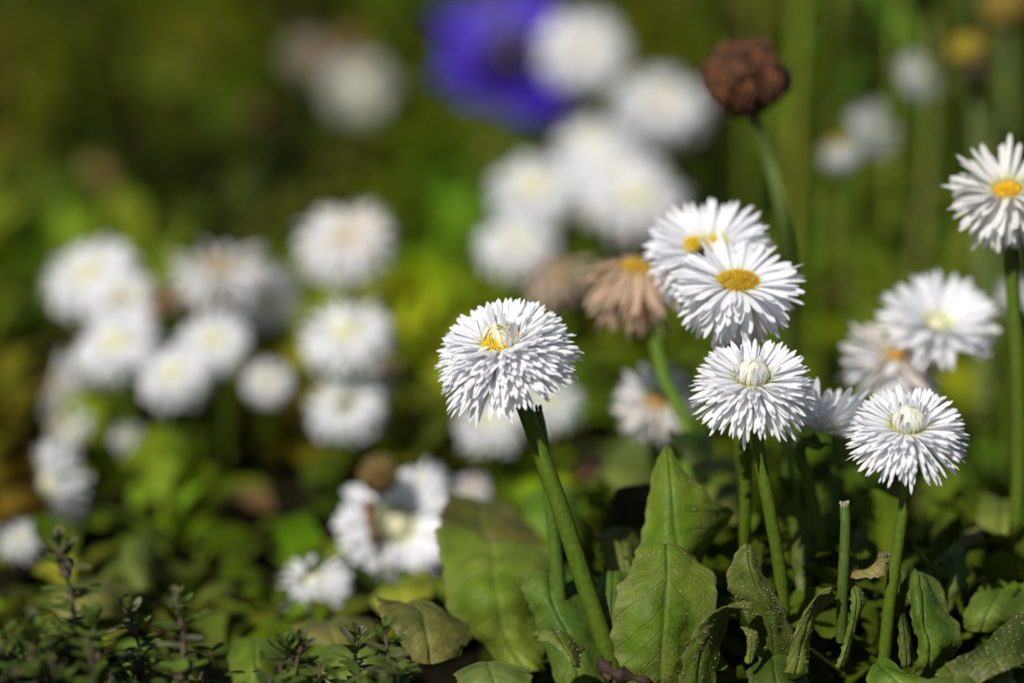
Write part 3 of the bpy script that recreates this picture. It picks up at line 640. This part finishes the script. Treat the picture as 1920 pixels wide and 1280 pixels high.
leaf([[(850, 1262, .700), (915, 1236, .704), (980, 1250, .706)], [(860, 1285, .694), (920, 1260, .696), (1000, 1275, .70)], [(880, 1320, .69), (940, 1315, .69), (1000, 1320, .695)]],
     'pale grey green leaf cut by the bottom edge', (.16, .22, .10), seed=11)
leaf([[(585, 1235, .725), (640, 1200, .73), (760, 1215, .735)], [(600, 1260, .718), (680, 1245, .72), (770, 1250, .727)], [(640, 1310, .712), (690, 1310, .712), (760, 1320, .72)]],
     'pale green leaf behind the thyme sprigs', (.15, .21, .07), seed=12, mat='leaf_clean')
leaf([[(1128, 1000, .758), (1170, 985, .757), (1215, 1000, .76)], [(1125, 1035, .752), (1170, 1025, .749), (1212, 1040, .755)], [(1140, 1070, .750), (1175, 1075, .747), (1200, 1075, .752)]],
     'small round leaf behind the pointed one', (.1, .14, .035), 'leaf_clean', seed=13, nv=16)
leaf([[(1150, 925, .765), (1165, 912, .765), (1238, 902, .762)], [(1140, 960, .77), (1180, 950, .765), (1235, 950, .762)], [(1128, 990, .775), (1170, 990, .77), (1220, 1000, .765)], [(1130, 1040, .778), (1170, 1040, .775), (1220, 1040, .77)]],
     'dark shaded leaf with ragged rim left of the pointed one', (.02, .035, .01), 'leaf_clean', seed=14, teeth=.0018, tfreq=6, nv=20)  # shadow on this leaf is painted into its near-black colour
leaf([[(1125, 1085, .735), (1150, 1072, .735), (1180, 1082, .737)], [(1120, 1120, .728), (1150, 1110, .727), (1175, 1120, .73)], [(1125, 1180, .725), (1150, 1180, .724), (1170, 1180, .727)]],
     'narrow green leaf wedged between the large stem and the broad leaf', (.09, .16, .03), 'leaf_clean', seed=15, nv=16)
# right group
leaf([[(1555, 1112, .708), (1562, 1104, .710), (1572, 1122, .712)], [(1528, 1118, .706), (1538, 1112, .708), (1552, 1135, .712)], [(1500, 1160, .704), (1518, 1160, .706), (1530, 1165, .710)], [(1482, 1205, .704), (1500, 1205, .705), (1512, 1200, .709)], [(1470, 1260, .705), (1490, 1262, .705), (1510, 1262, .708)]],
     'thin curled leaf with crumpled grey tip between two stems', (.15, .2, .05), seed=16, grit=130, teeth=.0008, nv=24)
leaf([[(1580, 1088, .716), (1590, 1072, .716), (1598, 1082, .717)], [(1618, 1085, .712), (1625, 1068, .714), (1636, 1072, .718)], [(1655, 1082, .712), (1655, 1050, .714), (1650, 1036, .720)], [(1662, 1052, .716), (1668, 1040, .718), (1672, 1038, .722)]],
     'brown tinged leaf arching into a hook beside the lowest sharp daisy stem', (.19, .17, .09), seed=17, grit=220, nv=22, puck=.0004)
leaf([[(1590, 1090, .718), (1596, 1088, .718), (1604, 1098, .719)], [(1596, 1125, .714), (1606, 1120, .714), (1616, 1118, .717)], [(1592, 1165, .713), (1600, 1168, .713), (1606, 1165, .716)], [(1580, 1210, .713), (1590, 1212, .713), (1600, 1200, .716)], [(1568, 1248, .714), (1574, 1250, .714), (1582, 1244, .716)]],
     'narrow wavy edge on leaf under the hooked one', (.12, .19, .04), seed=18, grit=60, teeth=.0009, nv=26)
leaf([[(1712, 1072, .722), (1722, 1066, .722), (1760, 1092, .727)], [(1706, 1120, .716), (1728, 1112, .714), (1772, 1130, .722)], [(1710, 1165, .713), (1735, 1160, .711), (1792, 1170, .719)], [(1722, 1205, .713), (1745, 1205, .711), (1798, 1210, .719)], [(1715, 1245, .715), (1740, 1250, .714), (1772, 1245, .72)], [(1700, 1290, .72), (1720, 1292, .72), (1745, 1290, .722)]],
     'upright veined green leaf right of the lowest sharp daisy stem', (.10, .175, .03), 'leaf_clean', seed=19, grit=70, puck=.0011, teeth=.0008)
leaf([[(1690, 1065, .727), (1705, 1052, .729), (1715, 1062, .73)], [(1684, 1110, .722), (1695, 1105, .722), (1704, 1110, .726)], [(1684, 1180, .72), (1696, 1180, .72), (1706, 1180, .724)], [(1690, 1250, .72), (1700, 1250, .72), (1712, 1250, .724)]],
     'dark narrow leaf edge between the stem and the veined one', (.07, .12, .025), seed=20, nv=20)
leaf([[(1600, 1000, .768), (1640, 965, .772), (1690, 968, .78)], [(1598, 1030, .762), (1640, 1000, .762), (1685, 995, .77)], [(1598, 1075, .757), (1625, 1060, .757), (1655, 1050, .762)], [(1602, 1120, .755), (1615, 1120, .755), (1635, 1110, .758)]],
     'pale blurred toothed leaf behind the hooked one', (.10, .17, .06), 'leaf_clean', seed=21, teeth=.0022, tfreq=7, nv=24)
leaf([[(1745, 1060, .75), (1770, 1035, .755), (1800, 1015, .76)], [(1752, 1090, .745), (1785, 1060, .745), (1812, 1065, .75)], [(1765, 1120, .742), (1790, 1100, .74), (1815, 1090, .746)], [(1776, 1150, .742), (1786, 1146, .742), (1796, 1140, .744)]],
     'toothed leaf tip lit from above right of the veined one', (.12, .2, .06), 'leaf_clean', seed=22, teeth=.002, tfreq=6, nv=22)
leaf([[(1842, 1085, .745), (1880, 1090, .745), (1935, 1088, .75)], [(1822, 1120, .738), (1868, 1120, .735), (1935, 1120, .742)], [(1805, 1155, .735), (1850, 1155, .731), (1930, 1150, .738)], [(1810, 1180, .735), (1840, 1184, .732), (1900, 1185, .737)]],
     'broad leaf with a row of sharp teeth at the far edge', (.12, .19, .04), 'leaf_clean', seed=23, teeth=.001, nv=22)
# teeth along its top
leaf([[(1838, 928, .79), (1880, 935, .795), (1935, 945, .80)], [(1832, 960, .782), (1880, 965, .782), (1935, 975, .79)], [(1835, 985, .778), (1880, 998, .776), (1935, 1005, .782)]],
     'sunlit olive leaf above the dark hollow at the edge', (.16, .2, .05), 'leaf_clean', seed=24, nv=16)
leaf([[(1745, 1045, .765), (1790, 1012, .77), (1835, 990, .775)], [(1752, 1052, .76), (1795, 1022, .763), (1840, 1000, .768)], [(1760, 1070, .757), (1800, 1040, .76), (1845, 1012, .765)]],
     'thin dusty leaf rim leading up to the sunlit olive leaf', (.17, .17, .09), seed=25, nv=12)
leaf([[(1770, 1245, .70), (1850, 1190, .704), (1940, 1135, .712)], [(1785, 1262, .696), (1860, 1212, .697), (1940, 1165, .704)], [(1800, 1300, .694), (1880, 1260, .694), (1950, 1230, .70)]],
     'large shaded leaf with gritty raised rim in the lower right corner', (.05, .08, .02), seed=26, grit=260, nv=20)  # the shade lying here is put into the dark leaf colour
leaf([[(1620, 1275, .706), (1640, 1236, .709), (1660, 1232, .713)], [(1635, 1290, .70), (1668, 1262, .70), (1700, 1262, .706)], [(1660, 1320, .698), (1700, 1296, .698), (1760, 1275, .704)]],
     'bright leaf curled round the foot of the lowest sharp daisy', (.12, .21, .04), 'leaf_clean', seed=27, nv=18)
leaf([[(1715, 1285, .69), (1790, 1262, .693), (1860, 1280, .697)], [(1720, 1330, .684), (1790, 1300, .685), (1880, 1330, .69)]],
     'dull green leaf top peeking over the bottom edge', (.14, .18, .07), seed=28, nv=12)
leaf([[(1752, 1262, .712), (1778, 1246, .712), (1790, 1258, .714)], [(1758, 1280, .708), (1785, 1268, .708), (1800, 1272, .71)]],
     'small round lobe beside the veined leaf foot', (.09, .16, .03), 'leaf_clean', seed=29, nv=10, nu=8)
leaf([[(1860, 1236, .708), (1885, 1228, .71), (1915, 1230, .713)], [(1858, 1262, .704), (1885, 1255, .704), (1900, 1250, .708)], [(1866, 1300, .702), (1880, 1300, .702), (1892, 1296, .705)]],
     'small veined leaf in the lower right corner', (.12, .17, .04), seed=30, grit=40, nv=14)
leaf([[(1345, 905, .80), (1375, 900, .80), (1400, 915, .81)], [(1340, 940, .79), (1370, 935, .79), (1395, 945, .80)], [(1350, 985, .785), (1370, 985, .785), (1390, 985, .79)]],
     'blurred dull leaf behind the side lobe', (.09, .12, .03), 'leaf_clean', seed=31, nv=12)
leaf([[(1492, 1000, .752), (1510, 990, .752), (1530, 1005, .755)], [(1488, 1040, .748), (1508, 1035, .747), (1528, 1040, .75)], [(1495, 1110, .745), (1510, 1110, .745), (1525, 1110, .748)]],
     'crinkled dull leaf between the shaded daisy stems', (.09, .13, .04), seed=32, nv=18)
leaf([[(1400, 1260, .712), (1450, 1225, .714), (1500, 1235, .718)], [(1405, 1290, .706), (1455, 1262, .706), (1520, 1270, .712)], [(1420, 1330, .70), (1470, 1310, .70), (1530, 1320, .706)]],
     'low dark green leaf under the grit covered one', (.06, .11, .02), seed=33, grit=60, nv=14)
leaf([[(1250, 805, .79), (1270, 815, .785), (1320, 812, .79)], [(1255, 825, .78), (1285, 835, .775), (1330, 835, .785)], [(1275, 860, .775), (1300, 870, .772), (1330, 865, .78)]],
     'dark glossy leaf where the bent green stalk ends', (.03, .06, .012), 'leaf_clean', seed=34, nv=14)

BG = [  # out of focus leaves of the middle distance
 ([[(105, 1095, .80), (170, 1082, .81), (240, 1092, .82)], [(98, 1125, .79), (175, 1112, .79), (258, 1120, .81)], [(110, 1160, .785), (180, 1155, .785), (250, 1160, .80)]], 'wide dusty olive leaf behind the left thyme sprigs', (.17, .18, .08)),
 ([[(235, 1015, .83), (265, 1005, .83), (298, 1020, .84)], [(228, 1060, .82), (262, 1050, .82), (300, 1062, .83)], [(240, 1105, .82), (262, 1105, .815), (292, 1105, .82)]], 'soft green leaf standing above the dusty olive one', (.13, .18, .05)),
 ([[(432, 1205, .76), (480, 1190, .76), (540, 1215, .77)], [(425, 1240, .75), (480, 1228, .745), (548, 1245, .76)], [(440, 1300, .745), (490, 1300, .74), (540, 1300, .75)]], 'bright green leaf in the gap between the thyme groups', (.13, .21, .02)),
 ([[(545, 1172, .765), (610, 1156, .77), (700, 1168, .78)], [(552, 1192, .755), (620, 1182, .755), (712, 1190, .77)], [(575, 1212, .75), (630, 1210, .75), (700, 1212, .76)]], 'tan edged leaf under the low hanging daisy', (.18, .18, .08)),
 ([[(690, 1120, .80), (735, 1085, .805), (805, 1062, .81)], [(700, 1135, .79), (750, 1105, .79), (812, 1082, .80)], [(712, 1150, .785), (760, 1130, .785), (812, 1110, .79)]], 'yellow green leaf below the bowl shaped daisy', (.25, .29, .03)),
 ([[(1150, 830, .89), (1200, 800, .90), (1240, 830, .90)], [(1130, 890, .87), (1190, 870, .87), (1240, 880, .88)], [(1140, 960, .86), (1190, 960, .855), (1230, 960, .87)]], 'pale grey green blurred leaf left of the tall pointed one', (.13, .18, .06)),
 ([[(985, 925, .84), (1030, 905, .845), (1085, 930, .85)], [(980, 965, .83), (1035, 950, .83), (1092, 968, .84)], [(1000, 1010, .825), (1040, 1010, .82), (1085, 1010, .83)]], 'vivid green blurred leaf behind the large bloom stem', (.11, .22, .02)),
 ([[(1290, 870, .86), (1340, 850, .87), (1395, 872, .87)], [(1295, 900, .85), (1345, 888, .85), (1400, 905, .86)], [(1310, 940, .845), (1350, 940, .84), (1390, 940, .85)]], 'olive blurred leaf right of the pointed leaf tip', (.14, .18, .04)),
 ([[(1490, 900, .85), (1520, 880, .86), (1560, 905, .86)], [(1486, 940, .84), (1522, 930, .84), (1562, 940, .85)], [(1495, 990, .835), (1525, 990, .83), (1555, 990, .84)]], 'faint green leaf between the stems right of centre', (.10, .14, .03)),
]
for i, (rw, lab, c) in enumerate(BG): leaf(rw, lab, c, 'leaf_clean', nv=14, nu=8, seed=60+i, group='blurred leaves behind the sharp ones')
# ------------------------------------------------------------------ bare stems
def bare(pts, r, label, col=STEMC, seed=0, name='cut_stem', tip=(.35, .38, .2)):
    q = [P(*p) for p in pts]; base = Vector((q[-1].x, q[-1].y, max(0, q[-1].z))); t = empty(name, base)
    tag(t, label, 'stem', 'bare stems among the leaves')
    b = MB(); c = crm(q, 20); b.tube(c, lambda s: r*(1+.15*s), 10, col, cap=False, rough=.08); b.build('stalk', M['stem'], t, base)
    b = MB(); rnd = random.Random(seed); ax = (c[0]-c[1]).normalized()
    b.blob(c[0]-ax*r*.25, r*.85, (1, 1, .4), rnd, .3, (.07, .09, .02))
    for k in range(9):
        a = k/9*6.28; o = ax.orthogonal().normalized(); o2 = ax.cross(o)
        b.blob(c[0]+(o*math.cos(a)+o2*math.sin(a))*r*.8+ax*r*rnd.uniform(-.2, .5), r*.3*rnd.uniform(.6, 1.3), (1, 1, 1.8), rnd, .9, tip, n=4, m=6)
    b.build('cut_end', M['green'], t, base)
bare([(1584, 946, .711), (1585, 980, .711), (1584, 1030, .712), (1580, 1100, .714), (1578, 1200, .72)], .0012, 'short upright stem snapped off with pale fuzzy tip', (.07, .11, .018), 1)
bare([(1006, 772, .722), (1014, 810, .723), (1024, 880, .726), (1034, 960, .73), (1044, 1050, .734), (1050, 1120, .737)], .0015, 'second stem cut off just behind the large bloom', (.09, .15, .02), 2, tip=(.05, .08, .015))
bare([(1476, 822, .775), (1478, 850, .775), (1484, 910, .778), (1495, 1000, .785)], .0014, 'bright blurred stem stub behind the pointed centred bloom', (.15, .24, .03), 3, tip=(.2, .3, .05))
bare([(1566, 812, .775), (1566, 900, .778), (1562, 1000, .78), (1560, 1080, .785)], .0014, 'dim blurred stem left of the lowest sharp daisy', (.07, .12, .02), 4, tip=(.07, .1, .02))

# ------------------------------------------------------------------ thyme
def sprig(x, y, d, hpx, label, lean=0., seed=0, n=9, sc_=1.):
    rnd = random.Random(seed); top = P(x, y, d); bot = P(x+lean, y+hpx, d+.002); base = Vector((bot.x, bot.y, max(0, bot.z)))
    foot = Vector((bot.x+.003, bot.y+.004, 0)); t = empty('thyme_sprig', foot); tag(t, label, 'thyme sprig', 'thyme sprigs in the foreground')
    mid = top.lerp(bot, .5) + Vector((rnd.uniform(-.0012, .0012), 0, 0)); c = crm([top, mid, bot, foot], 24)
    b = MB(); b.tube(c, lambda s: .0003+.0004*s, 7, (.14, .09, .075), rough=.15); b.build('stem', M['brown'], t, foot)
    b = MB(); az = rnd.uniform(0, 3)
    seg = (top-bot).length
    for k in range(n):
        s = (k/n)**1.25; p = top.lerp(bot, s) + (mid-top.lerp(bot, .5))*(4*s*(1-s)); az += math.pi/2 + rnd.gauss(0, .3)
        L = (.0032 + .0038*min(1, s*3))*sc_*rnd.uniform(.8, 1.15)
        for q in (0, math.pi):
            e = math.radians(lerp(75, 15, min(1, s*2))+rnd.gauss(0, 10)); kk = rnd.uniform(.7, 1.3)
            cl = (.085*kk, .13*kk, .02*kk) if rnd.random() < .8 else (.13*kk, .13*kk, .07*kk)
            petal(b, Matrix.Identity(3), p, az+q+rnd.gauss(0, .2), .0003, 0, e, math.radians(rnd.uniform(0, 40)), L, L*.55, rnd, cl, cup=-.3)
            if rnd.random() < .7: petal(b, Matrix.Identity(3), p, az+q+rnd.choice((-.8, .8)), .0003, 0, e+.3, .3, L*.5, L*.3, rnd, cl, cup=-.3)
    b.build('leaves', M['thyme'], t, foot)
SP = [(105, 1010, .672, 200, 'tallest thyme sprig, farthest left and blurred', 40, 11), (240, 1140, .69, 150, 'thyme sprig with paired leaves second tallest in the left mat', 30, 9), (330, 1115, .676, 180, 'blurred thyme sprig between the left mat and the pale leaves', 10, 10),
      (170, 1150, .67, 140, 'short blurred thyme sprig right beside the tallest one', 15, 8), (535, 1205, .690, 100, 'thyme sprig at the left of the bottom trio', 15, 7), (568, 1200, .690, 100, 'thyme sprig second in the bottom trio', -10, 7),
      (672, 1190, .700, 110, 'slightly blurred thyme sprig just behind the sharpest one', 5, 8), (722, 1178, .695, 120, 'sharpest thyme sprig beside the pale green leaf', 8, 8), (60, 1160, .66, 140, 'dark blurred thyme sprig in the lower left corner', 10, 8)]
for x, y, d, h, lab, ln, n in SP: sprig(x, y, d, h, lab, ln, seed=int(x), n=n)
def thyme_mat():
    rnd = random.Random(9); b = MB()
    for i in range(150):
        x = rnd.uniform(-60, 780); top_y = 1180 if x < 180 else (1215 if x < 430 else 1240)
        if 350 < x < 500 and rnd.random() < .6: continue
        y = rnd.uniform(top_y, top_y+130); d = rnd.uniform(.67, .70) - (.015 if x < 200 else 0)
        p = P(x, y, d); f = Vector((p.x+rnd.uniform(-.005, .005), p.y+rnd.uniform(0, .01), max(0, p.z-.03))); az = rnd.uniform(0, 3)
        b.tube([p, p.lerp(f, .5), f], .0004, 5, (.1, .07, .05))
        for k in range(6):
            q = p.lerp(f, k/7); az += 1.57
            for a in (0, math.pi):
                L = rnd.uniform(.003, .0058); kk = rnd.uniform(.5, 1.2)
                petal(b, Matrix.Identity(3), q, az+a, .0003, 0, math.radians(rnd.uniform(0, 60)), .4, L, L*.55, rnd, (.075*kk, .115*kk, .018*kk), cup=-.3, lod=1)
    o = b.build('thyme_mat', M['thyme']); tag(o, 'dark low mat of thyme across the lower left corner', 'ground cover', kind='stuff')
thyme_mat()

# ------------------------------------------------------------------ bark scrap and pale far leaf
def scrap():
    rnd = random.Random(3); base = P(1175, 1275, .70); b = MB()
    b.tube(crm([P(1128, 1245, .703), P(1150, 1262, .70), P(1190, 1270, .70), P(1225, 1282, .702)], 14), lambda s: .0015*(1-.4*s)+.0006*math.sin(s*17), 9, (.045, .026, .017), rough=.8)
    b.tube(crm([P(1125, 1232, .705), P(1132, 1255, .702), P(1145, 1275, .70)], 8), .0009, 7, (.06, .033, .02), rough=.7)
    o = b.build('bark_scrap', M['brown'], None, base); tag(o, 'crumpled dark brown bark scrap under the broad dusty leaf', 'bark')
scrap()
